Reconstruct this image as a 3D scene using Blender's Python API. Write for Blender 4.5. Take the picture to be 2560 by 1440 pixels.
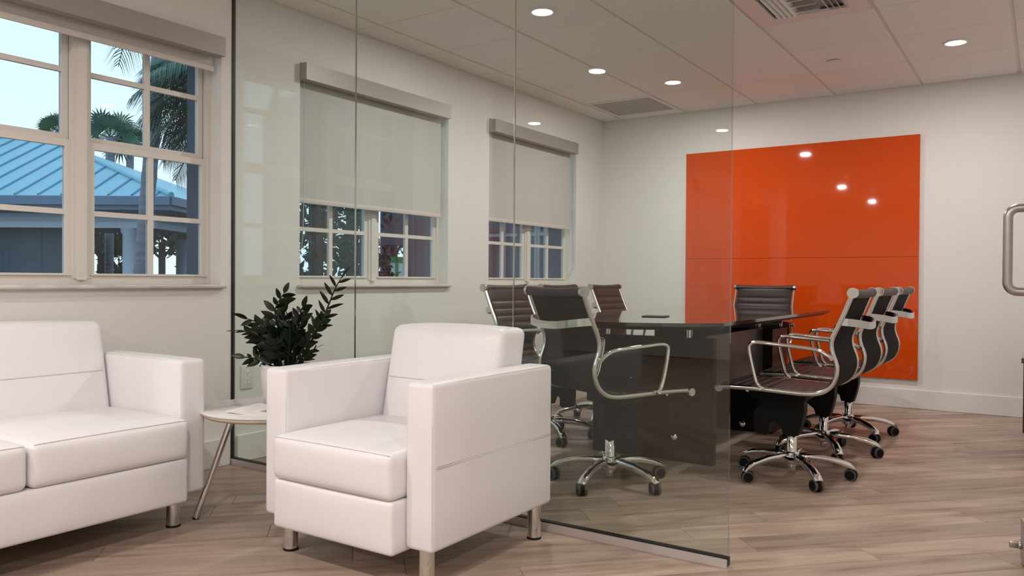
import bpy, bmesh, math, random
from mathutils import Vector, Matrix
random.seed(7)
for o in list(bpy.data.objects): bpy.data.objects.remove(o)
SC = bpy.context.scene
COL = SC.collection
V = Vector
PI = math.pi

# ------------------------------------------------------------------ camera
F_PX = 1992.94
YAW, PITCH, ROLL = -.5897, -.0101, .0063
CAM = V((3.417, 0, .94))
fw = V((math.sin(YAW)*math.cos(PITCH), math.cos(YAW)*math.cos(PITCH), math.sin(PITCH)))
rt = V((math.cos(YAW), -math.sin(YAW), 0)); up = rt.cross(fw)
c_, s_ = math.cos(ROLL), math.sin(ROLL)
RT, UP = c_*rt + s_*up, -s_*rt + c_*up
cd = bpy.data.cameras.new('camera'); cam = bpy.data.objects.new('camera', cd); COL.objects.link(cam)
cd.sensor_width = 36; cd.lens = F_PX/2560*36; cd.clip_start = .05; cd.clip_end = 300
cam.matrix_world = Matrix(((RT.x, UP.x, -fw.x, CAM.x), (RT.y, UP.y, -fw.y, CAM.y), (RT.z, UP.z, -fw.z, CAM.z), (0, 0, 0, 1)))
SC.camera = cam

# ------------------------------------------------------------------ world, exposure
SKY_STRENGTH = 1.4
LAMP_W = 16.5
LOBBY_W = 24.5
LAMP_COL = (1.0, .94, .915)
w = bpy.data.worlds.new('dusk_sky'); SC.world = w; w.use_nodes = True
nt = w.node_tree; bgn = nt.nodes['Background']
tc = nt.nodes.new('ShaderNodeTexCoord'); sx = nt.nodes.new('ShaderNodeSeparateXYZ'); cr = nt.nodes.new('ShaderNodeValToRGB')
nt.links.new(tc.outputs['Generated'], sx.inputs[0]); nt.links.new(sx.outputs['Z'], cr.inputs[0])
cr.color_ramp.elements[0].position = 0; cr.color_ramp.elements[0].color = (.84, .97, 1, 1)
cr.color_ramp.elements[1].position = .6; cr.color_ramp.elements[1].color = (.62, .86, 1, 1)
nt.links.new(cr.outputs[0], bgn.inputs[0]); bgn.inputs[1].default_value = SKY_STRENGTH
vs = SC.view_settings
vs.view_transform = 'Standard'; vs.look = 'None'; vs.gamma = 1; vs.use_curve_mapping = False
vs.exposure = 0.0

# ------------------------------------------------------------------ helpers
def link(o, parent=None):
    COL.objects.link(o)
    if parent is not None: o.parent = parent
    return o
def tag(o, label=None, cat=None, group=None, kind=None):
    if label: o['label'] = label
    if cat: o['category'] = cat
    if group: o['group'] = group
    if kind: o['kind'] = kind
    return o
def empty(name, loc=(0, 0, 0), rz=0, label=None, cat=None, group=None, kind=None):
    o = bpy.data.objects.new(name, None); o.location = loc; o.rotation_euler = (0, 0, rz); o.empty_display_size = .1
    link(o); return tag(o, label, cat, group, kind)
def copy_tree(o, parent=None):
    c = o.copy(); COL.objects.link(c); c.parent = parent
    for ch in list(o.children): copy_tree(ch, c)
    return c

class MB:
    """collects vertices and faces for ONE mesh object"""
    def __init__(s): s.v, s.f, s.sm = [], [], []
    def add(s, vs_, fs, smooth=False):
        n = len(s.v); s.v += [tuple(p) for p in vs_]
        s.f += [tuple(i+n for i in q) for q in fs]; s.sm += [smooth]*len(fs); return s
    def box(s, x0, x1, y0, y1, z0, z1):
        return s.add([(x0,y0,z0),(x1,y0,z0),(x1,y1,z0),(x0,y1,z0),(x0,y0,z1),(x1,y0,z1),(x1,y1,z1),(x0,y1,z1)],
                     [(0,3,2,1),(4,5,6,7),(0,1,5,4),(1,2,6,5),(2,3,7,6),(3,0,4,7)])
    def bbox(s, x0, x1, y0, y1, z0, z1, b=.002):
        """box with small chamfers on all edges"""
        return s.rbox(((x0+x1)/2, (y0+y1)/2, (z0+z1)/2), ((x1-x0)/2, (y1-y0)/2, (z1-z0)/2), b, n=1, k=1, smooth=False)
    def prism(s, poly, z0, z1):
        n = len(poly)
        vs_ = [(p[0], p[1], z0) for p in poly] + [(p[0], p[1], z1) for p in poly]
        return s.add(vs_, [tuple(range(n-1, -1, -1)), tuple(range(n, 2*n))] + [(i, (i+1) % n, n+(i+1) % n, n+i) for i in range(n)])
    def tube(s, pts, r, n=10, caps=True, flat=1.0, up=None):
        pts = [V(p) for p in pts]; m = len(pts); rs = r if isinstance(r, (list, tuple)) else [r]*m
        vs_ = []; prev = None
        for i, p in enumerate(pts):
            t = (pts[min(i+1, m-1)] - pts[max(i-1, 0)]).normalized()
            if prev is None:
                a = V(up) if up else (V((0, 0, 1)) if abs(t.z) < .9 else V((1, 0, 0)))
                a = (a - t*a.dot(t)).normalized()
            else:
                a = (prev - t*prev.dot(t))
                a = a.normalized() if a.length > 1e-6 else t.orthogonal().normalized()
            prev = a; b = t.cross(a)
            for k in range(n):
                q = 2*PI*k/n
                vs_.append(p + a*(math.cos(q)*rs[i]*flat) + b*(math.sin(q)*rs[i]))
        fs = [(i*n+k, i*n+(k+1) % n, (i+1)*n+(k+1) % n, (i+1)*n+k) for i in range(m-1) for k in range(n)]
        s.add(vs_, fs, True)
        if caps:
            s.add([vs_[k] for k in range(n)], [tuple(range(n-1, -1, -1))])
            s.add([vs_[(m-1)*n+k] for k in range(n)], [tuple(range(n))])
        return s
    def lathe(s, prof, n=24, c=(0, 0), smooth=True, a0=0):
        m = len(prof); vs_ = []
        for r, z in prof:
            for k in range(n):
                q = a0+2*PI*k/n; vs_.append((c[0]+r*math.cos(q), c[1]+r*math.sin(q), z))
        fs = [(i*n+k, i*n+(k+1) % n, (i+1)*n+(k+1) % n, (i+1)*n+k) for i in range(m-1) for k in range(n)]
        s.add(vs_, fs, smooth)
        if prof[0][0] > 1e-5: s.add(vs_[:n], [tuple(range(n-1, -1, -1))])
        if prof[-1][0] > 1e-5: s.add(vs_[-n:], [tuple(range(n))])
        return s
    def cyl(s, a, b, r, n=16): return s.tube([a, b], r, n)
    def ball(s, c, r, n=14, m=8, sc=(1, 1, 1)):
        vs_ = [(c[0]+r*sc[0]*math.sin(PI*i/m)*math.cos(2*PI*k/n), c[1]+r*sc[1]*math.sin(PI*i/m)*math.sin(2*PI*k/n), c[2]-r*sc[2]*math.cos(PI*i/m)) for i in range(m+1) for k in range(n)]
        return s.add(vs_, [(i*n+k, i*n+(k+1) % n, (i+1)*n+(k+1) % n, (i+1)*n+k) for i in range(m) for k in range(n)], True)
    def rbox(s, c, h, r, n=4, k=3, puff=None, fn=None, smooth=True):
        """rounded box: centre c, half sizes h, radius r; puff = outward crown per side {'+z': amount}"""
        puff = puff or {}
        def grid(hh):
            e = [-(hh) + r*(1-math.cos(PI/2*i/k)) for i in range(k)]
            mid = [-(hh-r) + 2*(hh-r)*i/n for i in range(n+1)]
            return e + mid + [-q for q in reversed(e)]
        gs = [grid(q) for q in h]
        def proj(p):
            q = [max(-(h[i]-r), min(h[i]-r, p[i])) for i in range(3)]
            d = V([p[i]-q[i] for i in range(3)])
            if d.length > 1e-9: d = d.normalized()*r
            o = V(q) + d
            for key, am in puff.items():
                ax = 'xyz'.index(key[1]); sg = 1 if key[0] == '+' else -1
                if sg*o[ax] <= 0: continue
                wgt = max(0, sg*o[ax]/h[ax])**2
                for j in range(3):
                    if j != ax: wgt *= max(0, 1-abs(o[j]/h[j])**2.6)
                o[ax] += sg*am*wgt
            o += V(c)
            return fn(o) if fn else o
        for ax in range(3):
            u, v2 = (ax+1) % 3, (ax+2) % 3
            for sg in (-1, 1):
                vs_ = []; fs = []; nu, nv = len(gs[u]), len(gs[v2])
                for a in gs[u]:
                    for b in gs[v2]:
                        p = [0, 0, 0]; p[ax] = sg*h[ax]; p[u] = a; p[v2] = b; vs_.append(proj(p))
                for i in range(nu-1):
                    for j in range(nv-1):
                        q = (i*nv+j, (i+1)*nv+j, (i+1)*nv+j+1, i*nv+j+1)
                        fs.append(q if sg > 0 else q[::-1])
                s.add(vs_, fs, smooth)
        s.weld = True
        return s
    weld = False
    def build(s, name, mat, parent=None, loc=None):
        me = bpy.data.meshes.new(name); me.from_pydata(s.v, [], s.f); me.polygons.foreach_set('use_smooth', s.sm)
        if s.weld:
            bm = bmesh.new(); bm.from_mesh(me); bmesh.ops.remove_doubles(bm, verts=bm.verts, dist=1e-5); bm.to_mesh(me); bm.free()
        me.update()
        if isinstance(mat, str): mat = M[mat]
        me.materials.append(mat)
        o = bpy.data.objects.new(name, me); link(o, parent)
        if loc: o.location = loc
        return o

def arc(c, r, a0, a1, n, ax='xz', y=0):
    o = []
    for i in range(n+1):
        a = a0+(a1-a0)*i/n; o.append((c[0]+r*math.cos(a), c[1]+r*math.sin(a)))
    return o
def smooth_path(pts, it=2):
    """corner-cutting of a polyline that keeps its ends"""
    pts = [V(p) for p in pts]
    for _ in range(it):
        q = [pts[0]]
        for a, b in zip(pts[:-1], pts[1:]): q += [a*.75+b*.25, a*.25+b*.75]
        pts = q + [pts[-1]]
    return pts

# ------------------------------------------------------------------ materials
M = {}
def mat(name, col=(.8, .8, .8), rough=.5, metal=0, spec=.5, noise=None, bump=None, coat=0, rand=0, emit=None, trans=0):
    """noise=(scale, amount, stretch) modulates the colour; bump=(scale, strength)"""
    m = bpy.data.materials.new(name); m.use_nodes = True; t = m.node_tree; b = t.nodes['Principled BSDF']
    b.inputs['Base Color'].default_value = (*col, 1); b.inputs['Roughness'].default_value = rough
    b.inputs['Metallic'].default_value = metal; b.inputs['Specular IOR Level'].default_value = spec
    if coat: b.inputs['Coat Weight'].default_value = coat; b.inputs['Coat Roughness'].default_value = .04
    if trans: b.inputs['Transmission Weight'].default_value = trans
    if emit: b.inputs['Emission Color'].default_value = (*emit[0], 1); b.inputs['Emission Strength'].default_value = emit[1]
    co = t.nodes.new('ShaderNodeTexCoord')
    last = None
    if noise:
        mp = t.nodes.new('ShaderNodeMapping'); t.links.new(co.outputs['Object'], mp.inputs[0])
        mp.inputs['Scale'].default_value = noise[2] if len(noise) > 2 else (1, 1, 1)
        n = t.nodes.new('ShaderNodeTexNoise'); n.inputs['Scale'].default_value = noise[0]; n.inputs['Detail'].default_value = 5
        t.links.new(mp.outputs[0], n.inputs['Vector'])
        mr = t.nodes.new('ShaderNodeMapRange'); mr.inputs[1].default_value = .3; mr.inputs[2].default_value = .7
        mr.inputs[3].default_value = 1-noise[1]; mr.inputs[4].default_value = 1+noise[1]; t.links.new(n.outputs[0], mr.inputs[0])
        last = mr.outputs[0]
    if rand:
        oi = t.nodes.new('ShaderNodeObjectInfo'); mr = t.nodes.new('ShaderNodeMapRange')
        mr.inputs[3].default_value = 1-rand; mr.inputs[4].default_value = 1+rand; t.links.new(oi.outputs['Random'], mr.inputs[0])
        if last is None: last = mr.outputs[0]
        else:
            mu = t.nodes.new('ShaderNodeMath'); mu.operation = 'MULTIPLY'; t.links.new(last, mu.inputs[0]); t.links.new(mr.outputs[0], mu.inputs[1]); last = mu.outputs[0]
    if last is not None:
        vm = t.nodes.new('ShaderNodeVectorMath'); vm.operation = 'SCALE'; vm.inputs[0].default_value = col
        t.links.new(last, vm.inputs['Scale']); t.links.new(vm.outputs[0], b.inputs['Base Color'])
    if bump:
        n = t.nodes.new('ShaderNodeTexNoise'); n.inputs['Scale'].default_value = bump[0]; n.inputs['Detail'].default_value = 4
        t.links.new(co.outputs['Object'], n.inputs['Vector'])
        bp = t.nodes.new('ShaderNodeBump'); bp.inputs['Strength'].default_value = bump[1]; bp.inputs['Distance'].default_value = .002
        t.links.new(n.outputs[0], bp.inputs['Height']); t.links.new(bp.outputs[0], b.inputs['Normal'])
    M[name] = m
    return m
def glass(name, tint, ior=1.5, rough=0.0):
    """clear sheet: light passes straight through, each face mirrors by Fresnel"""
    m = bpy.data.materials.new(name); m.use_nodes = True; t = m.node_tree; t.nodes.clear()
    out = t.nodes.new('ShaderNodeOutputMaterial'); mx = t.nodes.new('ShaderNodeMixShader')
    tr = t.nodes.new('ShaderNodeBsdfTransparent'); tr.inputs[0].default_value = (*tint, 1)
    gl = t.nodes.new('ShaderNodeBsdfGlossy'); gl.inputs['Roughness'].default_value = rough
    fr = t.nodes.new('ShaderNodeFresnel'); geo = t.nodes.new('ShaderNodeNewGeometry')
    # same reflectance from both sides of a face: ior flips on back faces
    mi = t.nodes.new('ShaderNodeMix'); mi.data_type = 'FLOAT'; mi.inputs[2].default_value = ior; mi.inputs[3].default_value = ior
    t.links.new(geo.outputs['Backfacing'], mi.inputs[0])
    mb_ = t.nodes.new('ShaderNodeMath'); mb_.operation = 'DIVIDE'; mb_.inputs[0].default_value = 1; mb_.inputs[1].default_value = ior
    t.links.new(mb_.outputs[0], mi.inputs[3]); mi.inputs[2].default_value = ior
    # Fresnel node inverts ior on back faces itself, so hand it 1/ior there
    t.links.new(mi.outputs[0], fr.inputs[0])
    t.links.new(fr.outputs[0], mx.inputs[0]); t.links.new(tr.outputs[0], mx.inputs[1]); t.links.new(gl.outputs[0], mx.inputs[2])
    t.links.new(mx.outputs[0], out.inputs[0]); M[name] = m; return m

mat('wall_paint', (.75, .73, .70), .75, noise=(1.2, .012), bump=(220, .08))
mat('ceiling_tile', (.86, .82, .78), .95, noise=(260, .10), bump=(300, .35), rand=.015)
mat('ceiling_grid', (.74, .69, .65), .6)
mat('trim_white', (.76, .74, .71), .4)
mat('frame_white', (.70, .67, .62), .45)
mat('leather_white', (.80, .785, .80), .42, spec=.45, bump=(420, .10), noise=(3, .01))
mat('leather_piping', (.70, .67, .66), .5)
mat('leather_brown', (.026, .016, .014), .42, spec=.28, bump=(500, .12))
mat('mesh_back', (.014, .010, .009), .7, spec=.12)
mat('chrome', (.78, .78, .76), .07, 1)
mat('polished_alu', (.62, .62, .60), .16, 1)
mat('brushed_steel', (.46, .44, .42), .34, 1, noise=(30, .06, (1, 1, 8)))
mat('satin_steel', (.52, .50, .48), .45, .8)
mat('black_plastic', (.005, .005, .005), .5, spec=.15)
mat('dark_rubber', (.01, .01, .01), .7, spec=.2)
mat('caster_grey', (.085, .08, .078), .6)
mat('table_gloss', (.022, .012, .010), .06, spec=.6, coat=.6)
mat('table_wood', (.012, .008, .007), .35, spec=.22, noise=(4, .05, (6, 6, .6)))
mat('table_panel', (.085, .075, .070), .3, spec=.4)
mat('orange_glass', (.60, .068, .006), .035, spec=.5, coat=0)
mat('blind_fabric', (.52, .51, .48), .9, bump=(700, .1), trans=0)
mat('blind_bar', (.60, .55, .51), .5)
mat('valance_grey', (.36, .33, .31), .45, .25)
mat('marble', (.74, .72, .70), .22, noise=(5, .10, (1, 3, 1)))
mat('sill_marble', (.60, .57, .52), .35, noise=(9, .16, (4, 1, 4)))
mat('walnut_edge', (.55, .45, .36), .5)
mat('paper', (.82, .80, .78), .6)
mat('paper_print', (.30, .27, .26), .5, noise=(40, .5))
mat('pot_ceramic', (.66, .62, .60), .3)
mat('soil', (.03, .022, .016), .95, bump=(60, .8))
mat('zz_leaf', (.005, .012, .004), .33, spec=.25, noise=(8, .25))
mat('zz_stem', (.009, .016, .006), .5, spec=.2)
mat('outlet_plastic', (.70, .67, .62), .4)
mat('slot_dark', (.03, .03, .03), .7)
mat('lens', (.9, .9, .9), .5, emit=((1, .95, .88), 14))
mat('light_trim', (.80, .78, .74), .5)
mat('panel_grey', (.40, .38, .37), .6)
mat('gap_dark', (.10, .085, .08), .9)
mat('gasket', (.006, .006, .006), .5)
mat('track_alu', (.58, .54, .52), .4, .5)
mat('cord', (.55, .53, .50), .6)
mat('credenza_wood', (.03, .014, .012), .3, noise=(5, .15, (6, 6, .8)))
glass('partition_glass', (.925, .965, .945))
glass('door_glass', (.95, .975, .96))
glass('window_glass', (.88, .93, .97))
# exterior
mat('jamb_blue', (.075, .10, .16), .8)  # blue-grey; on the outer jambs the dark tone also carries shade
mat('metal_roof', (.20, .44, .56), .45, .0, noise=(1.5, .05))
mat('roof_seam', (.10, .25, .36), .5)
mat('gutter_blue', (.10, .17, .27), .5)
mat('stucco_blue', (.38, .44, .54), .85)
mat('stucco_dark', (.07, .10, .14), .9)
mat('beam_pale', (.45, .52, .60), .8)
mat('palm_bark', (.20, .20, .24), .9, noise=(3, .25, (1, 1, 6)), bump=(12, .6))
mat('palm_leaf', (.050, .115, .080), .45, noise=(1.5, .3))
mat('fan_leaf', (.055, .13, .075), .5, noise=(1.5, .3))
mat('tree_leaf', (.020, .042, .024), .6, noise=(1, .35))
mat('tree_bark', (.06, .05, .045), .9)
mat('ground', (.20, .20, .19), .9, noise=(.6, .2))
mat('wing_wall', (.13, .13, .165), .85)
mat('wing_frame', (.34, .38, .43), .6)
mat('wing_glass', (.045, .075, .12), .08, spec=.8)
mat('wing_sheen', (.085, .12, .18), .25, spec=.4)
mat('sign_green', (.01, .26, .08), .5)
mat('sign_white', (.8, .82, .82), .5)

def plank_material():
    m = bpy.data.materials.new('wood_plank'); m.use_nodes = True; t = m.node_tree; b = t.nodes['Principled BSDF']; N = t.nodes.new; L = t.links.new
    co = N('ShaderNodeTexCoord'); oi = N('ShaderNodeObjectInfo')
    off = N('ShaderNodeVectorMath'); off.operation = 'SCALE'; off.inputs[0].default_value = (37, 11, 5); L(oi.outputs['Random'], off.inputs['Scale'])
    rot = N('ShaderNodeMapping'); rot.inputs['Rotation'].default_value = (0, 0, -PI/4); L(co.outputs['Object'], rot.inputs[0])
    ad = N('ShaderNodeVectorMath'); L(rot.outputs[0], ad.inputs[0]); L(off.outputs[0], ad.inputs[1])
    st = N('ShaderNodeMapping'); st.inputs['Scale'].default_value = (1.3, 11, 1); L(ad.outputs[0], st.inputs[0])
    n1 = N('ShaderNodeTexNoise'); n1.inputs['Scale'].default_value = 1.6; n1.inputs['Detail'].default_value = 6; n1.inputs['Roughness'].default_value = .6; L(st.outputs[0], n1.inputs['Vector'])
    st2 = N('ShaderNodeMapping'); st2.inputs['Scale'].default_value = (4, 90, 1); L(ad.outputs[0], st2.inputs[0])
    n2 = N('ShaderNodeTexNoise'); n2.inputs['Scale'].default_value = 1.5; n2.inputs['Detail'].default_value = 3; L(st2.outputs[0], n2.inputs['Vector'])
    mx = N('ShaderNodeMath'); mx.operation = 'MULTIPLY_ADD'; mx.inputs[1].default_value = .22; L(n2.outputs[0], mx.inputs[0]); L(n1.outputs[0], mx.inputs[2])
    rmp = N('ShaderNodeValToRGB'); e = rmp.color_ramp.elements
    e[0].position = .36; e[0].color = (.175, .118, .088, 1); e[1].position = .82; e[1].color = (.47, .365, .285, 1)
    k = rmp.color_ramp.elements.new(.55); k.color = (.345, .255, .198, 1)
    L(mx.outputs[0], rmp.inputs[0])
    mr = N('ShaderNodeMapRange'); mr.inputs[3].default_value = .80; mr.inputs[4].default_value = 1.14; L(oi.outputs['Random'], mr.inputs[0])
    sc = N('ShaderNodeVectorMath'); sc.operation = 'SCALE'; L(rmp.outputs[0], sc.inputs[0]); L(mr.outputs[0], sc.inputs['Scale'])
    L(sc.outputs[0], b.inputs['Base Color']); b.inputs['Roughness'].default_value = .42; b.inputs['Specular IOR Level'].default_value = .35
    bp = N('ShaderNodeBump'); bp.inputs['Strength'].default_value = .12; bp.inputs['Distance'].default_value = .002; L(n2.outputs[0], bp.inputs['Height']); L(bp.outputs[0], b.inputs['Normal'])
    M['wood_plank'] = m
plank_material()

# ------------------------------------------------------------------ room dimensions (metres)
D = 6.613          # back wall
H = 2.414          # ceiling
YG = 2.566         # glass partition plane
XR = 3.95          # right wall of the meeting room
LX0, LX1, LY0 = -2.2, 6.0, -4.2      # lobby
WT = .28           # outer wall thickness
W_END = .30        # lobby recess starts where the window wall ends
WIN = {1: 2.497, 2: 4.312, 3: 6.105}  # right reveal of each window
WW = 1.312
SILL, HEAD = .908, 2.13

# ---- floor
fb = MB(); fb.box(-WT, LX1+.3, W_END, D+.2, -.16, -.006); fb.box(LX0-.3, LX1+.3, LY0-.3, W_END, -.16, -.006)
floor = fb.build('floor', 'wood_plank'); tag(floor, kind='structure', label='greige wood-look plank floor laid on the diagonal')
def clip(poly, x0, x1, y0, y1):
    for ax, lim, sg in ((0, x0, 1), (0, x1, -1), (1, y0, 1), (1, y1, -1)):
        out = []
        for i in range(len(poly)):
            a, b = poly[i], poly[(i+1) % len(poly)]
            da, db = sg*(a[ax]-lim), sg*(b[ax]-lim)
            if da >= 0: out.append(a)
            if da*db < 0:
                t = da/(da-db); out.append((a[0]+(b[0]-a[0])*t, a[1]+(b[1]-a[1])*t))
        poly = out
        if len(poly) < 3: return []
    return poly
PW, PL = .152, 1.22
s2 = math.sqrt(.5)
cnt = 0
for i in range(-48, 40):
    nn = -.738 + i*PW                       # across (1,-1)/sqrt2
    o0 = random.random()*PL
    for j in range(-6, 12):
        a0 = o0 + j*PL
        g = .0009
        pl = []
        for (a, n_) in ((a0+g, nn+g), (a0+PL-g, nn+g), (a0+PL-g, nn+PW-g), (a0+g, nn+PW-g)):
            pl.append((a*s2 + n_*s2, a*s2 - n_*s2))
        pl = pl[::-1]
        pc = clip(pl, .0, 4.4, .35, D)
        if len(pc) < 3: continue
        area = abs(sum(pc[k][0]*pc[(k+1) % len(pc)][1]-pc[(k+1) % len(pc)][0]*pc[k][1] for k in range(len(pc))))/2
        if area < .004: continue
        MB().prism(pc, -.0058, 0).build('plank', 'wood_plank', floor); cnt += 1

# ---- ceiling: tegular tiles hung in a grid
cb = MB(); cb.box(-WT, LX1+.3, W_END, D+.2, H+.03, H+.16); cb.box(LX0-.3, LX1+.3, LY0-.3, W_END, H+.03, H+.16)
ceiling = cb.build('ceiling', 'ceiling_grid'); tag(ceiling, kind='structure', label='suspended ceiling of square speckled tiles in a grid')
GX0, GS = .202, .6097
CY0, CS = D-.137, .6126
gx = sorted({0.0} | {GX0+i*GS for i in range(0, 9)}); gx = [x for x in gx if x < 5]
gy = sorted({D} | {CY0-j*CS for j in range(0, 13)})
for x in gx[1:]:
    MB().box(x-.012, x+.012, gy[0], D, H, H+.03).build('grid_bar', 'ceiling_grid', ceiling)
for y in gy[1:-1]:
    MB().box(0, gx[-1], y-.012, y+.012, H+.001, H+.029).build('cross_bar', 'ceiling_grid', ceiling)
DIFF = (3, 3); PANEL = (0, 0)
special = {(GX0+3*GS, CY0-4*CS), (GX0, CY0-1*CS)}
tile_cache = {}
for i in range(len(gx)-1):
    for j in range(len(gy)-1):
        x0, x1, y0, y1 = gx[i], gx[i+1], gy[j], gy[j+1]
        if (round(x0, 3), round(y0, 3)) in {(round(a, 3), round(b, 3)) for a, b in special}: continue
        if y0 < YG < y1: pass
        e0 = .002 if x0 == 0 else .0105; e1 = .0105
        f0, f1 = .0045, (.002 if y1 == D else .0045)
        sx_, sy_ = round(x1-x0-e0-e1, 4), round(y1-y0-f0-f1, 4)
        key = (sx_, sy_)
        if key not in tile_cache:
            tb = MB(); tb.bbox(0, sx_, 0, sy_, -.007, .022, .003)
            o = tb.build('ceiling_tile', 'ceiling_tile', ceiling); tile_cache[key] = o.data
        else:
            o = bpy.data.objects.new('ceiling_tile', tile_cache[key]); link(o, ceiling)
        o.location = (x0+e0, y0+f0, H)

# ---- walls
def struct(name, mb, m, parent=None, label=None):
    o = mb.build(name, m, parent)
    if parent is None: tag(o, label, kind='structure')
    return o
wl = MB()
ys = [W_END]
for n in (1, 2, 3): ys += [WIN[n]-WW, WIN[n]]
ys += [D+.2]
HW = H+.03
for k in range(0, len(ys), 2): wl.box(-WT, 0, ys[k], ys[k+1], 0, HW)
for n in (1, 2, 3):
    wl.box(-WT, 0, WIN[n]-WW, WIN[n], 0, SILL-.018); wl.box(-WT, 0, WIN[n]-WW, WIN[n], HEAD, HW)
struct('wall_left', wl, 'wall_paint', label='off-white wall with three windows')
struct('trim_added_eave', MB().box(-1.25, -WT-.001, W_END+.2, D+.2, 2.98, 3.12), 'jamb_blue', label='added roof overhang, out of view, keeping sky light off the windows')  # unseen overhang added to cut the sky light reaching the windows
struct('wall_back', MB().box(0, XR+.15, D, D+.2, 0, HW), 'wall_paint', label='off-white end wall behind the orange board')
struct('wall_right', MB().box(XR, XR+.15, YG, D, 0, HW), 'wall_paint', label='right wall of the meeting room')
struct('wall_lobby_front', MB().box(XR+.15, LX1+.2, YG-.06, YG+.1, 0, HW), 'wall_paint')
struct('wall_lobby_right', MB().box(LX1, LX1+.2, LY0, YG-.06, 0, HW), 'wall_paint')
struct('wall_lobby_back', MB().box(LX0-.2, LX1+.2, LY0-.2, LY0, 0, HW), 'wall_paint')
struct('wall_lobby_left', MB().box(LX0-.2, LX0, LY0, W_END, 0, HW), 'wall_paint')
struct('wall_lobby_return', MB().box(LX0-.2, -WT, W_END, W_END+.15, 0, HW), 'wall_paint')
BH = .14
def base_l(y0, y1): return MB().prism([(0.0005, y0), (.014, y0), (.014, y1), (0.0005, y1)], 0.0005, BH)
bl = MB(); bl.bbox(.0005, .014, W_END, YG-.022, .0005, BH, .003); bl.bbox(.0005, .014, YG+.022, D-.016, .0005, BH, .003)
struct('baseboard_left', bl, 'trim_white', label='tall white baseboard under the windows')
struct('baseboard_back', MB().bbox(.0005, XR, D-.015, D-.0005, .0005, BH, .003), 'trim_white', label='tall white baseboard under the orange board')
struct('baseboard_right', MB().bbox(XR-.015, XR-.0005, YG+.1, D-.016, .0005, BH, .003), 'trim_white')

# ---- windows: a pair of double-hung units, 2x2 lites in every sash
def make_window(n):
    yr = WIN[n]; yl = yr-WW
    root = empty('window_%d' % n, (0, 0, 0), kind='structure', label=['', 'wide white window behind the sofa', 'white window in the meeting room by the glass wall', 'white window nearest the far corner'][n])
    fr = MB(); xi, xo = -.085, -.1225; yo = -.165
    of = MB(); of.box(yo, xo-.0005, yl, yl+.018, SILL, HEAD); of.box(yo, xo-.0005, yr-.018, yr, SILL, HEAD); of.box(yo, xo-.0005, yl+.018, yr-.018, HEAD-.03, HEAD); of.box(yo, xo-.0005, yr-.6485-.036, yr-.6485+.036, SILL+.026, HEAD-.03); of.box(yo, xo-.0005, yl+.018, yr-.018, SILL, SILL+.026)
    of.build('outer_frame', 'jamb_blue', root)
    fr.box(xo, xi, yl, yl+.018, SILL, HEAD); fr.box(xo, xi, yr-.018, yr, SILL, HEAD)
    fr.box(xo, xi, yl+.018, yr-.018, HEAD-.03, HEAD); fr.box(xo, xi-.006, yl+.018, yr-.018, SILL, SILL+.026)
    fr.build('frame', 'frame_white', root)
    yc = yr-.6485
    mu = MB(); mu.box(xo, xi, yc-.036, yc+.036, SILL+.026, HEAD-.03); mu.box(xi, xi+.010, yc-.020, yc+.020, SILL+.02, HEAD-.03); mu.build('mullion', 'frame_white', root)
    for yy in (yl+.0006, yr-.0036): MB().box(-WT+.001, -.166, yy, yy+.003, SILL-.015, HEAD-.003).build('outer_jamb', 'jamb_blue', root)  # blue-grey liners, with the shade of the outer reveal put into their colour
    MB().box(-WT+.001, -.166, yl+.004, yr-.004, HEAD-.0036, HEAD-.0006).build('outer_head', 'jamb_blue', root)  # head liner, darkened in colour for shade like the jambs
    st = MB(); st.rbox((-.030, (yl+yr)/2, SILL-.009), (.060, WW/2-.0005, .009), .006, n=1, k=2); st.rbox((.012, (yl+yr)/2, SILL-.009), (.0117, WW/2+.018, .009), .006, n=1, k=2)
    st.build('sill', 'sill_marble', root)
    for (a, b) in ((yr-.713-.5555-.024, yc-.036), (yc+.036, yr-.018)):
        a = max(a, yl+.018)
        mid = (a+b)/2
        for part, xs, z0, z1, b0, b1 in (('lower_sash', -.108, SILL+.026, 1.535, .023, .030), ('upper_sash', -.138, 1.520, HEAD-.03, .042, .022)):
            sb = MB(); t = .012
            pz0, pz1 = z0+b0, z1-b1; py0, py1 = a+.028, b-.028
            sb.box(xs-t, xs+t, a, py0, z0, z1); sb.box(xs-t, xs+t, py1, b, z0, z1)
            sb.box(xs-t, xs+t, py0, py1, z0, pz0); sb.box(xs-t, xs+t, py0, py1, pz1, z1)
            if part == 'lower_sash':
                sb.box(xs+t, xs+t+.010, a+.01, b-.01, SILL+.040, SILL+.046)
            so = sb.build(part, 'frame_white', root)
            zm = 1.223 if part == 'lower_sash' else 1.841
            MB().box(xs-.010, xs+.010, mid-.0135, mid+.0135, pz0, pz1).build('muntin', 'frame_white', so)
            MB().box(xs-.0095, xs+.0095, py0, py1, zm-.0115, zm+.0115).build('muntin', 'frame_white', so)
            for (u0, u1) in ((py0, mid-.0135), (mid+.0135, py1)):
                for (v0, v1) in ((pz0, zm-.0115), (zm+.0115, pz1)):
                    MB().box(xs-.003, xs+.003, u0, u1, v0, v1).build('pane', 'window_glass', so)
                    g = MB()
                    g.box(xs-.0100, xs-.0095, u0, u0+.003, v0, v1)
    return root
for n in (1, 2, 3): make_window(n)

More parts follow.
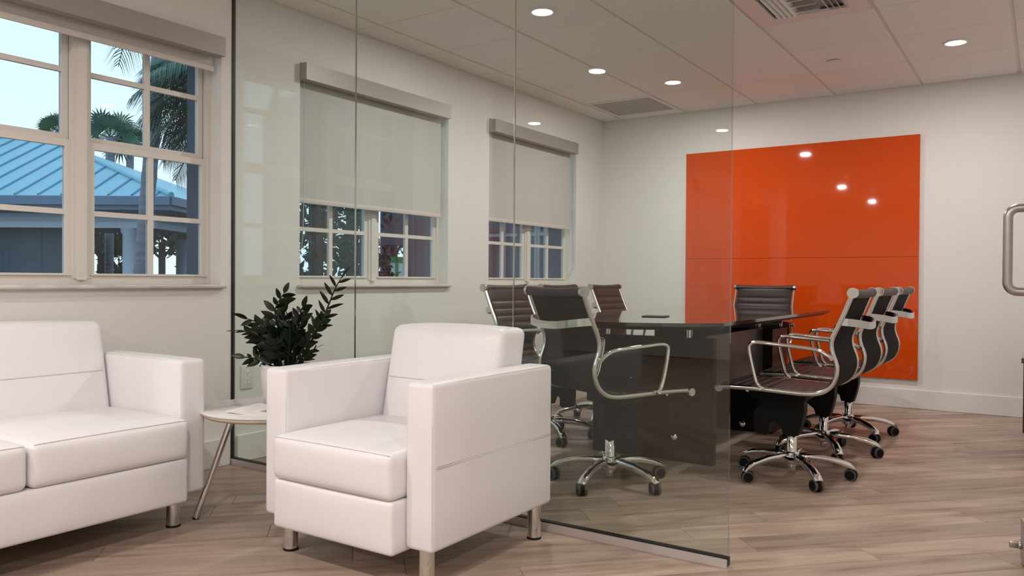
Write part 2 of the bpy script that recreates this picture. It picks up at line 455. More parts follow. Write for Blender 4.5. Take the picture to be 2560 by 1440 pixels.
# ---- roller blinds
def blind(y0, y1, zb, fy0, fy1, label, chain=None):
    root = empty('roller_blind', (0, (y0+y1)/2, 0), label=label, cat='blind', group='grey roller blinds over the windows')
    oy = (y0+y1)/2
    vb = MB(); vb.box(.052, .055, y0-oy, y1-oy, 2.030, 2.122); vb.box(.0005, .052, y0-oy, y1-oy, 2.118, 2.122); vb.box(-.004, .052, y0+.003-oy, y1-.003-oy, 2.030, 2.033)
    vb.build('valance', 'valance_grey', root)
    for yy in (y0-oy-.0035, y1-oy):
        MB().box(.0005, .055, yy, yy+.0035, 2.030, 2.122).build('end_cap', 'valance_grey', root)
    MB().tube([(-.022, fy0-oy, 2.075), (-.022, fy1-oy, 2.075)], .018, 14).build('roller', 'valance_grey', root)
    MB().box(-.0310, -.0300, fy0-oy, fy1-oy, zb+.02, 2.075).build('fabric', 'blind_fabric', root)
    MB().rbox((-.0305, (fy0+fy1)/2-oy, zb+.014), (.006, (fy1-fy0)/2, .014), .004, n=1, k=2).build('bottom_bar', 'blind_bar', root)
    if chain:
        cy, zl, right = chain
        x = -.006
        p = [(x, cy-.012-oy, 2.06), (x, cy-.012-oy, zl+.05)]
        if right:
            path = [(x+.004, cy-.013-oy, 2.03), (x+.004, cy-.013-oy, zl+.03)] + [(x+.004, cy-oy-.013*math.cos(q), zl+.03-.03*math.sin(q)) for q in [PI*k/8 for k in range(1, 8)]] + [(x+.004, cy+.013-oy, zl+.03), (x+.004, cy+.013-oy, 2.03)]
        else:
            path = smooth_path([(x, cy+.016-oy, 2.03), (x, cy+.014-oy, 1.30), (x, cy+.010-oy, 1.15), (x, cy-.012-oy, zl)], 2)
        MB().tube(path, .0018, 6).build('bead_chain', 'cord', root)
        tb = MB(); tb.rbox((-.006, cy-(.016 if not right else 0)-oy, zl-.02), (.004, .010, .014), .003, n=1, k=2); tb.cyl((-.002, cy-(.016 if not right else 0)-oy, zl-.022), (.001, cy-(.016 if not right else 0)-oy, zl-.022), .003, 8)
        tb.build('chain_tensioner', 'outlet_plastic', root)
    return root
blind(1.205, 2.476, 1.964, 1.215, 2.473, 'grey roller blind rolled almost all the way up over the sofa')
blind(3.0, 4.268, 1.361, 3.012, 4.265, 'grey roller blind half lowered over the window next to the glass partition', (3.018, 1.06, False))
blind(4.80, 6.040, 1.377, 4.812, 6.046, 'grey roller blind half lowered over the window nearest the room corner', (6.076, 1.075, True))

# ---- downlights
def downlight(x, y, label, group, watt=LAMP_W):
    root = empty('downlight', (x, y, H-.007), label=label, cat='ceiling light', group=group)
    MB().lathe([(.055, 0), (.072, 0), (.072, -.004), (.066, -.007), (.056, -.005), (.055, 0)], 32).build('trim_ring', 'light_trim', root)
    MB().lathe([(.0001, -.003), (.055, -.003), (.055, -.001), (.0001, -.001)], 28).build('lens', 'lens', root)
    ld = bpy.data.lights.new('downlight_lamp', 'AREA'); ld.shape = 'DISK'; ld.size = .10; ld.energy = watt; ld.color = LAMP_COL
    lo = bpy.data.objects.new('downlight_lamp', ld); link(lo, root); lo.location = (0, 0, -.009)
    return root
downlight(1.116, 3.719, 'round recessed ceiling light seen through the glass at the top of the picture', 'recessed downlights', LAMP_W*1.15)
downlight(1.116, 5.557, 'round recessed ceiling light beside the grey ceiling panel', 'recessed downlights', LAMP_W*1.15)
downlight(2.946, 5.557, 'round recessed ceiling light at the upper right above the bare wall', 'recessed downlights', LAMP_W*.85)
downlight(2.946, 3.719, 'round recessed ceiling light over the doorway side of the meeting room', 'recessed downlights', LAMP_W*.85)
for (x, y), lb in (((.80, .17), 'round lobby ceiling light mirrored in the glass, left of the two lights'),
                   ((-.56, -1.17), 'round lobby ceiling light mirrored in the glass above the far window blind'),
                   ((.80, -2.42), 'round lobby ceiling light mirrored in the glass just above the orange board')):
    downlight(x, y, lb, 'lobby downlights', LOBBY_W*.86)
for (x, y) in ((2.62, .17), (2.62, -2.42), (4.45, .17), (4.45, -2.42)):
    downlight(x, y, 'round recessed lobby ceiling light out of sight behind the camera', 'lobby downlights behind the camera', LOBBY_W*1.28)

# ---- air diffuser, grey panel, sprinkler cover
x0, y0 = GX0+3*GS, CY0-4*CS
root = empty('air_diffuser', (x0+GS/2, y0+CS/2, H), label='white square louvred air diffuser set in the ceiling', cat='air vent')
a = GS/2-.013; b_ = .19
fm = MB()
for (p, q) in (((-a, -a), (a, -b_)), ((-a, b_), (a, a)), ((-a, -b_), (-b_, b_)), ((b_, -b_), (a, b_))):
    fm.box(p[0], q[0], p[1], q[1], -.012, .002)
fm.box(-a, a, -a, a, .024, .028)
fm.build('frame', 'trim_white', root)
for gxk in range(3):
    for k in range(4):
        xx = -b_+.022 + gxk*.137 + k*.028
        if gxk == 1:
            yy = -b_+.03+k*.095
            MB().add([(-.062, yy, -.016), (.062, yy, -.016), (.062, yy+.03, .010), (-.062, yy+.03, .010), (-.062, yy+.003, -.018), (.062, yy+.003, -.018), (.062, yy+.033, .008), (-.062, yy+.033, .008)],
                     [(0, 1, 2, 3), (7, 6, 5, 4), (0, 4, 5, 1), (1, 5, 6, 2), (2, 6, 7, 3), (3, 7, 4, 0)]).build('slat', 'trim_white', root)
        else:
            sg = -1 if gxk == 0 else 1
            MB().add([(xx, -b_, -.016), (xx, b_, -.016), (xx-sg*.025, b_, .010), (xx-sg*.025, -b_, .010), (xx+.003, -b_, -.018), (xx+.003, b_, -.018), (xx+.003-sg*.025, b_, .008), (xx+.003-sg*.025, -b_, .008)],
                     [(0, 1, 2, 3), (7, 6, 5, 4), (0, 4, 5, 1), (1, 5, 6, 2), (2, 6, 7, 3), (3, 7, 4, 0)]).build('slat', 'trim_white', root)
MB().box(-b_, b_, -b_, b_, .016, .020).build('duct_back', 'panel_grey', root)
x0, y0 = GX0, CY0-CS
root = empty('ceiling_panel', (x0+GS/2, y0+CS/2, H), label='plain grey square panel framed in the ceiling by the far corner', cat='ceiling panel')
fm = MB(); a = GS/2-.012; i_ = .262
for (p, q) in (((-a, -a), (a, -i_)), ((-a, i_), (a, a)), ((-a, -i_), (-i_, i_)), ((i_, -i_), (a, i_))): fm.box(p[0], q[0], p[1], q[1], -.008, .015)
fm.build('frame', 'light_trim', root)
MB().box(-i_+.008, i_-.008, -i_+.008, i_-.008, -.002, .012).build('panel', 'panel_grey', root)
MB().box(-i_, i_, -i_, i_, .018, .022).build('recess_back', 'gap_dark', root)
root = empty('sprinkler_cover', (2.235, 5.585, H-.007), label='small flat white round sprinkler cover on the ceiling', cat='sprinkler')
MB().lathe([(.0001, -.010), (.036, -.010), (.042, -.007), (.042, -.005), (.0001, -.005)], 28).build('cover_disc', 'light_trim', root)
MB().lathe([(.030, -.005), (.030, 0), (.0001, 0)], 20).build('stem', 'gap_dark', root)

# ---- orange glass board
root = empty('glass_board', (1.726, D, .21), label='large glossy orange glass writing board on the end wall', cat='board')
for nm, z0, z1 in (('upper_panel', 1.1325, 2.040), ('lower_panel', .2136, 1.1305)):
    MB().bbox(.817-1.726, 2.635-1.726, -.022, -.012, z0-.21, z1-.21, .0015).build(nm, 'orange_glass', root)
for sx_ in (-.7, .7):
    for zz in (.5, 1.3): MB().box(sx_-.05, sx_+.05, -.012, -.0005, zz-.03, zz+.03).build('wall_bracket', 'satin_steel', root)

# ---- wall outlet
root = empty('wall_outlet', (0.0005, 2.650, .431), label='white double wall outlet low on the window wall, seen through the glass', cat='outlet')
MB().rbox((.003, 0, 0), (.003, .036, .060), .0025, n=1, k=2).build('cover_plate', 'outlet_plastic', root)
ro = MB().rbox((.0065, 0, 0), (.0015, .0165, .034), .001, n=1, k=1, smooth=False).build('receptacle', 'trim_white', root)
for zz in (-.017, .017):
    for yy in (-.006, .006): MB().box(.0078, .0083, yy-.001, yy+.001, zz-.001, zz+.007).build('slot', 'slot_dark', ro)
    MB().cyl((.0078, 0, zz-.008), (.0083, 0, zz-.008), .0025, 8).build('ground_hole', 'slot_dark', ro)
for zz in (-.049, .049): MB().cyl((.006, 0, zz), (.0068, 0, zz), .003, 10).build('screw', 'satin_steel', root)

# ---- glass partition
root = empty('glass_partition', (0, YG, 0), label='frameless clear glass wall of three tall panels between lobby and meeting room', cat='glass wall')
SE = [.0045, .858, 1.708, 2.562]
for k in range(3):
    MB().box(SE[k]+.0012, SE[k+1]-.0012, -.005, .005, .034, H-.015).build('glass_panel', 'partition_glass', root)
bt = MB(); bt.box(.001, 2.562, -.017, -.013, 0.0005, .030); bt.box(.001, 2.562, .013, .017, 0.0005, .030); bt.box(.001, 2.562, -.013, .013, .0005, .006)
bt.build('base_channel', 'track_alu', root)
MB().box(.001, 2.5625, -.0128, .0128, .006, .034).build('base_gasket', 'gasket', root)
hc = MB(); hc.box(.001, XR-.001, -.02, .02, H-.022, H-.0075); hc.build('head_channel', 'track_alu', root)
MB().box(.0005, .0045, -.010, .010, .034, H-.022).build('wall_gasket', 'gasket', root)
for xx in SE[1:3]: MB().box(xx-.0012, xx+.0012, -.004, .004, .034, H-.022).build('panel_seal', 'chrome', root)
MB().box(2.5608, 2.5622, -.005, .005, .034, H-.022).build('polished_edge', 'window_glass', root)

# ---- glass door, standing open into the meeting room
hx, hy, ex, ey = 3.48, YG+.02, 3.382, 3.195
ang = math.atan2(ey-hy, ex-hx); ln_ = math.hypot(ex-hx, ey-hy)
root = empty('glass_door', (hx, hy, 0), ang, label='open frameless glass door with a steel pull at the right edge', cat='door')
MB().box(.02, ln_, -.005, .005, .14, H-.12).build('glass_pane', 'door_glass', root)
MB().rbox((ln_/2+.01, 0, .0775), (ln_/2-.01, .026, .0705), .003, n=1, k=1, smooth=False).build('bottom_rail', 'satin_steel', root)
MB().rbox((ln_/2+.01, 0, H-.09), (ln_/2-.01, .026, .05), .003, n=1, k=1, smooth=False).build('top_rail', 'satin_steel', root)
hp = MB(); zz0, zz1, so = .912, 1.186, .086
hxx = ln_-.10
path = [(hxx, .006, zz0)] + [(hxx, so-.03+.03*math.sin(q), zz0+.03-.03*math.cos(q)) for q in [PI/2*k/6 for k in range(7)]] + [(hxx, so-.03+.03*math.cos(q), zz1-.03+.03*math.sin(q)) for q in [PI/2*k/6 for k in range(7)]] + [(hxx, .006, zz1)]
hp.tube(path, .0145, 16); hp.build('pull_handle', 'brushed_steel', root)
hp = MB(); hp.tube([(p[0], -p[1], p[2]) for p in path], .0145, 16); hp.build('pull_handle', 'brushed_steel', root)
tt = MB(); tt.lathe([(.013, 0), (.013, .010), (.008, .012), (.0001, .012)], 16); tt.rbox((0, 0, .024), (.004, .011, .013), .003, n=1, k=1)
o = tt.build('thumb_turn', 'brushed_steel', root); o.location = (ln_-.03, .026, .062); o.rotation_euler = (-PI/2, 0, 0)
MB().cyl((.02, 0, 0.001), (.02, 0, .007), .02, 16).build('floor_pivot', 'brushed_steel', root)

# ---- credenza at the right wall
root = empty('credenza', (3.63, 5.80, 0), label='low dark wood cabinet at the right edge of the meeting room', cat='cabinet')
MB().bbox(-.315, .315, -.25, .25, .06, .47, .002).build('body', 'credenza_wood', root)
MB().bbox(-.325, .318, -.26, .26, .47, .50, .002).build('top', 'table_gloss', root)
MB().box(-.295, .31, -.23, .23, .0005, .06).build('plinth', 'black_plastic', root)
for k in range(2):
    d_ = MB().bbox(-.31+.312*k, -.002+.312*k, -.262, -.25, .07, .462, .0015).build('door', 'credenza_wood', root)
    MB().cyl((-.03+.06*k, -.285, .3), (-.03+.06*k, -.262, .3), .008, 12).build('knob', 'brushed_steel', d_)

# ------------------------------------------------------------------ white leather seating
def shear_back(z0, k, ax, pivot_top=False):
    def fn(p):
        p = p.copy(); p[ax] += k*(p.z-z0); return p
    return fn
def lounge(name, loc, rz, cushions, width, label, group, leg_in=.072):
    """local frame: faces -y, origin at the floor under the middle; width between arm outsides"""
    root = empty(name, loc, rz, label, 'sofa' if name == 'sofa' else 'armchair', group)
    hw = width/2; aw = .107; dep = .69; fy, ry = -dep/2, dep/2
    # arms
    for sg in (-1, 1):
        xc = sg*(hw-aw/2)
        ar = MB().rbox((xc, 0, .376), (aw/2, dep/2, .254), .016, n=4, k=3, puff={('+x' if sg > 0 else '-x'): .004, '+z': .003}).build('arm', 'leather_white', root)
        for xe in (xc-aw/2+.006, xc+aw/2-.006):
            pts = [(xe, fy+.006, .14), (xe, fy+.006, .615), (xe, fy+.016, .6245), (xe, ry-.02, .6265)]
            MB().tube(smooth_path(pts, 1), .0026, 6).build('piping', 'leather_piping', ar)
        xo = sg*(hw+.0005)
        for dz in (0, .006):
            MB().tube([(xo+sg*.0018, fy+.02, .376+dz), (xo+sg*.0028, -.1, .376+dz), (xo+sg*.0028, .1, .376+dz), (xo+sg*.0018, ry-.02, .376+dz)], .0012, 5).build('seam', 'leather_piping', ar)
    iw = hw-aw
    # seat rail / front apron, stands proud of the arms
    ap = MB().rbox((0, fy+.22-.055, .190), (iw-.002, .22, .082), .014, n=6, k=3, puff={'-y': .006}).build('seat_base', 'leather_white', root)
    MB().rbox((0, .12, .20), (iw-.003, .20, .070), .01, n=2, k=2).build('under_frame', 'leather_white', root)
    n = len(cushions)
    for k in range(n):
        a, b = cushions[k]
        MB().rbox(((a+b)/2, fy-.062+.27, .345), ((b-a)/2-.001, .27, .073), .024, n=8, k=4, puff={'+z': .016, '-y': .010}).build('seat_cushion', 'leather_white', root)
        MB().tube([(x, fy-.062+.0062-.0012*(1-abs(2*(x-a)/(b-a)-1)**2.6), .4125+.0022*(1-abs(2*(x-a)/(b-a)-1)**2.6)) for x in [a+.012+(b-a-.024)*i/14 for i in range(15)]], .0016, 6).build('piping', 'leather_white', root)
    # back: leaning slab with a horizontal seam
    bk = MB()
    def lean(p):
        p = p.copy(); t = (p.z-.40)
        p.y += .20*t
        return p
    bk.rbox((0, .195, .575), (iw-.004, .085, .185), .030, n=8, k=4, puff={'-y': .016, '+z': .010}, fn=lean)
    bo = bk.build('back_cushion', 'leather_white', root)
    MB().rbox((0, ry-.05, .40), (iw+.02, .048, .225), .012, n=3, k=2).build('back_frame', 'leather_white', root)
    pts = [(x, .195-.085-.0012-.0155*(1-abs(x/iw)**2.6)+.20*(.565-.40), .565) for x in [(-1+2*i/16)*(iw-.03) for i in range(17)]]
    MB().tube(pts, .0020, 5).build('seam', 'leather_piping', bo)
    for sg in (-1, 1):
        x = sg*(iw-.012)
        MB().tube([(x, .195-.085+.012+.20*(z-.40), z) for z in (.43, .5, .6, .7, .735)], .002, 5).build('piping', 'leather_piping', bo)
    # chrome legs
    for sx_ in (-1, 1):
        for yy in (fy+.045, ry-.06):
            xx = sx_*(hw-leg_in) if name == 'sofa' else (sx_*.338 if yy > 0 else (.320 if sx_ > 0 else -.292))
            lg = MB().lathe([(.024, .006), (.025, .010), (.025, .125)], 20, c=(xx, yy)).build('leg', 'chrome', root)
            MB().lathe([(.024, .0005), (.026, .001), (.026, .0065), (.024, .007)], 20, c=(xx, yy)).build('foot_glide', 'dark_rubber', lg)
    return root
lounge('armchair', (1.540, 2.170, 0), 0, [(-.268, .268)], .752, 'white leather armchair with chrome legs in front of the glass wall', 'white leather lounge seating')
sofa_w = 1.34
sofa = lounge('sofa', (.3825, 1.898-sofa_w/2, 0), PI/2, [(-.563, -.002), (.002, .563)], sofa_w, 'white leather two-seat sofa under the left window', 'white leather lounge seating', .107)

# ------------------------------------------------------------------ side table, magazine, plant
TX, TY, TZ, TR = .838, 2.142, .425, .289
root = empty('side_table', (TX, TY, 0), label='small round marble-top side table with slanted chrome legs', cat='side table')
MB().lathe([(.0001, TZ-.010), (TR-.004, TZ-.010), (TR, TZ-.007), (TR, TZ-.002), (TR-.002, TZ), (.0001, TZ)], 56).build('marble_top', 'marble', root)
MB().lathe([(.0001, TZ-.026), (TR-.018, TZ-.026), (TR-.004, TZ-.0105), (.0001, TZ-.0105)], 56).build('top_rim', 'walnut_edge', root)
for k in range(3):
    a = math.radians(236+120*k)
    p0 = V((.298*math.cos(a), .298*math.sin(a), .004)); p1 = V((.165*math.cos(a+.12), .165*math.sin(a+.12), TZ-.024))
    lg = MB().tube([p0, p1], .0125, 14).build('leg', 'chrome', root)
    MB().tube([p0-V((0, 0, .0035)), p0+V((0, 0, .004))], .0125, 14).build('foot_cap', 'dark_rubber', lg)
MB().lathe([(.0001, TZ-.036), (.20, TZ-.036), (.20, TZ-.0262), (.0001, TZ-.0262)], 32).build('mounting_plate', 'black_plastic', root)

root = empty('magazine', (.955, 2.03, TZ+.0005), math.radians(14), label='white folded magazine lying on the marble side table', cat='magazine')
def sheet(x0, x1, y0, y1, z, t, lift):
    m = MB(); n = 10; vs_ = []
    for i in range(n+1):
        u = i/n; x = x0+(x1-x0)*u; zz = z+lift*(abs(2*u-1)**2.5)
        vs_ += [(x, y0, zz), (x, y1, zz), (x, y0, zz+t), (x, y1, zz+t)]
    fs = []
    for i in range(n):
        a = i*4; b = a+4
        fs += [(a, a+1, b+1, b), (a+2, b+2, b+3, a+3), (a, b, b+2, a+2), (a+1, a+3, b+3, b+1)]
    fs += [(0, 2, 3, 1), (n*4, n*4+1, n*4+3, n*4+2)]
    return m.add(vs_, fs)
sheet(-.14, .14, -.105, .105, .0003, .003, .0).build('lower_pages', 'paper', root)
sheet(-.136, .142, -.102, .104, .0036, .002, .008).build('cover', 'paper', root)
MB().box(-.06, .06, -.03, .05, .0057, .0060).build('cover_print', 'paper_print', root)

PX, PY, PZ = .802, 2.232, TZ+.0005
root = empty('potted_plant', (PX, PY, PZ), label='dark glossy-leaved plant in a pale round pot on the side table', cat='plant')
MB().lathe([(.0001, 0), (.080, 0), (.092, .008), (.099, .03), (.104, .09), (.105, .160), (.100, .160), (.098, .10), (.090, .03), (.0001, .02)], 40).build('pot', 'pot_ceramic', root)
MB().lathe([(.0001, .148), (.0955, .146), (.0955, .12), (.0001, .12)], 24).build('soil', 'soil', root)
def leaf_mesh(L, Wd):
    m = MB(); n = 6; vs_ = []
    for i in range(n+1):
        u = i/n; wd = Wd*(math.sin(PI*u**.85)**.8 if 0 < u < 1 else 0.02); sag = -.10*L*u*u
        vs_ += [(u*L, -wd, sag+.15*wd), (u*L, 0, sag), (u*L, wd, sag+.15*wd)]
    fs = []
    for i in range(n):
        a = i*3; b = a+3; fs += [(a, b, b+1, a+1), (a+1, b+1, b+2, a+2)]
    nv = len(vs_); vs2 = [(p[0], p[1], p[2]-.0011) for p in vs_]
    m.add(vs_+vs2, fs+[tuple(i+nv for i in q[::-1]) for q in fs], True)
    me = bpy.data.meshes.new('leaf'); me.from_pydata(m.v, [], m.f); me.polygons.foreach_set('use_smooth', m.sm); me.materials.append(M['zz_leaf']); return me
leaves = [leaf_mesh(.070, .0140), leaf_mesh(.060, .0125), leaf_mesh(.052, .0155), leaf_mesh(.040, .010), leaf_mesh(.060, .0075)]
CR = V((.831, .556, 0)); CF = V((-.556, .831, 0))     # seen from the lobby: to the right / away
def zz(base, pts, nl, l0, size, flatness, seed, big=0):
    """stem through pts (right, away, height offsets); leaves in two rows"""
    rnd = random.Random(seed)
    P = [V((0, 0, .145)) + CR*base[0] + CF*base[1]] + [V((0, 0, .145)) + CR*q[0] + CF*q[1] + V((0, 0, q[2]*.82)) for q in pts]
    P = smooth_path(P, 3); n = len(P)
    st = MB().tube(P, [.0058-.0040*i/(n-1) for i in range(n)], 7).build('stem', 'zz_stem', root)
    ln_ = [0]
    for a, b in zip(P[:-1], P[1:]): ln_.append(ln_[-1]+(b-a).length)
    def at_(s):
        s *= ln_[-1]
        for i in range(n-1):
            if ln_[i+1] >= s:
                t = (s-ln_[i])/(ln_[i+1]-ln_[i]+1e-9); return P[i].lerp(P[i+1], t), (P[i+1]-P[i]).normalized()
        return P[-1], (P[-1]-P[-2]).normalized()
    ref = (CR*math.cos(flatness) + CF*math.sin(flatness))
    for k in range(nl):
        s = l0+(1-l0)*k/(nl-1); p, t = at_(s)
        side = (ref - t*ref.dot(t)).normalized()*(1 if k % 2 else -1)
        if k == nl-1: side = side*.1
        d = (side*.85 + t*(.55+.35*s) + V((rnd.uniform(-.18, .18), rnd.uniform(-.18, .18), rnd.uniform(-.1, .12)))).normalized()
        nrm = t.cross(side)
        nrm = (nrm + V((rnd.uniform(-.5, .5), rnd.uniform(-.5, .5), rnd.uniform(.0, .5)))).normalized()
        nrm = (nrm-d*nrm.dot(d)).normalized(); yv = nrm.cross(d)
        lm = leaves[big if big else rnd.choice((0, 0, 1, 1, 3))]
        o = bpy.data.objects.new('leaf', lm); link(o, st)
        k_ = size*1.14*rnd.uniform(.85, 1.1)*(1.05-.35*abs(s-.45))
        o.matrix_local = Matrix(((d.x*k_, yv.x*k_, nrm.x*k_, p.x), (d.y*k_, yv.y*k_, nrm.y*k_, p.y), (d.z*k_, yv.z*k_, nrm.z*k_, p.z), (0, 0, 0, 1)))
zz((.035, .01), [(.075, .02, .09), (.135, .02, .22), (.170, .01, .32), (.198, .0, .405), (.222, .0, .452)], 13, .42, 1.0, .1, 1, 4)
zz((.030, -.02), [(.06, -.02, .08), (.115, -.01, .18), (.155, 0, .262)], 10, .38, .82, .5, 2, 2)
zz((.0, .0), [(-.01, .0, .12), (-.045, .0, .22), (-.055, 0, .30), (-.015, .0, .375)], 17, .30, .95, .3, 3)
zz((.02, .03), [(.03, .03, .1), (.035, .03, .19), (.048, .03, .285), (.058, .02, .305)], 13, .36, .92, -.1, 4)
zz((-.03, 0), [(-.05, 0, .07), (-.095, -.01, .145), (-.155, -.02, .185), (-.195, -.02, .185)], 13, .25, .95, .9, 5)
zz((-.04, .02), [(-.07, .02, .08), (-.10, .03, .17), (-.130, .03, .225), (-.17, .02, .243)], 10, .35, .86, .3, 6)
zz((-.01, -.04), [(-.02, -.06, .09), (-.05, -.07, .17), (-.075, -.08, .22)], 11, .25, .9, .6, 7)
zz((.01, -.03), [(.02, -.05, .1), (.03, -.06, .18), (.02, -.06, .25)], 11, .25, .95, 1.0, 8)
zz((-.05, -.01), [(-.085, -.02, .03), (-.13, -.03, .05), (-.165, -.03, .055)], 8, .3, .8, .4, 9)
zz((.0, .04), [(.0, .06, .1), (-.02, .07, .2), (-.03, .06, .27)], 12, .25, .9, .2, 10)
zz((.04, -.02), [(.075, -.03, .04), (.105, -.03, .085), (.125, -.03, .10)], 8, .3, .62, .7, 11)

zz((-.02, -.03), [(-.025, -.05, .08), (-.03, -.07, .15)], 10, .15, .95, .2, 12)
zz((.02, .0), [(.03, -.02, .08), (.045, -.03, .17), (.05, -.03, .21)], 11, .15, .95, 1.2, 13)
zz((-.04, -.02), [(-.06, -.03, .08), (-.075, -.04, .14), (-.10, -.05, .16)], 10, .15, .95, .5, 14)
zz((.0, -.02), [(-.005, -.03, .1), (-.01, -.04, .22), (.0, -.04, .28)], 12, .2, 1.0, 1.4, 15)
zz((.045, .02), [(.07, .03, .05), (.085, .03, .12)], 8, .2, .8, .9, 16)

# ------------------------------------------------------------------ conference table
root = empty('conference_table', (1.70, 4.61, 0), label='long glossy dark brown boat-shaped conference table', cat='table')
def bow(y0, y1, half, bowd, n=14):
    o = []
    for i in range(n+1): x = -half+2*half*i/n; o.append((x, y0-bowd*(1-(x/half)**2)))
    for i in range(n+1): x = half-2*half*i/n; o.append((x, y1+bowd*(1-(x/half)**2)))
    return o
tt = MB(); tt.prism(bow(3.52-4.61, 5.70-4.61, .50, .245), .734, .750); tt.build('top', 'table_gloss', root)
tt = MB(); A_, B_ = bow(3.523-4.61, 5.697-4.61, .497, .245), bow(3.56-4.61, 5.66-4.61, .462, .235); n = len(A_)
tt.add([(p[0], p[1], .7338) for p in A_] + [(p[0], p[1], .716) for p in B_], [(i, n+i, n+(i+1) % n, (i+1) % n)[::-1] for i in range(n)] + [tuple(range(n))[::1], tuple(range(2*n-1, n-1, -1))])
tt.build('top_edge', 'table_wood', root)
MB().bbox(-.364, .324, -.685, -.640, .0005, .646, .002).build('end_panel', 'table_wood', root)
MB().bbox(-.364, .324, .36, .70, .0005, .646, .002).build('far_pedestal', 'table_wood', root)
MB().bbox(.245, .265, -.6395, .3595, .375, .655, .001).build('modesty_panel', 'table_panel', root)
MB().bbox(-.02, .02, -.6395, .3595, .50, .71, .001).build('under_beam', 'table_wood', root)
for xx in (-.28, .185):
    for yy in (-.662, .53):
        MB().lathe([(.017, .646), (.017, .716)], 18, c=(xx, yy)).build('standoff', 'polished_alu', root)
pz = MB(); pz.rbox((0, 0, .753), (.062, .062, .0025), .0022, n=1, k=1)
o = pz.build('cable_port_cover', 'table_wood', root); o.location = (-.005, -.66, 0); o.rotation_euler = (0, 0, .2)

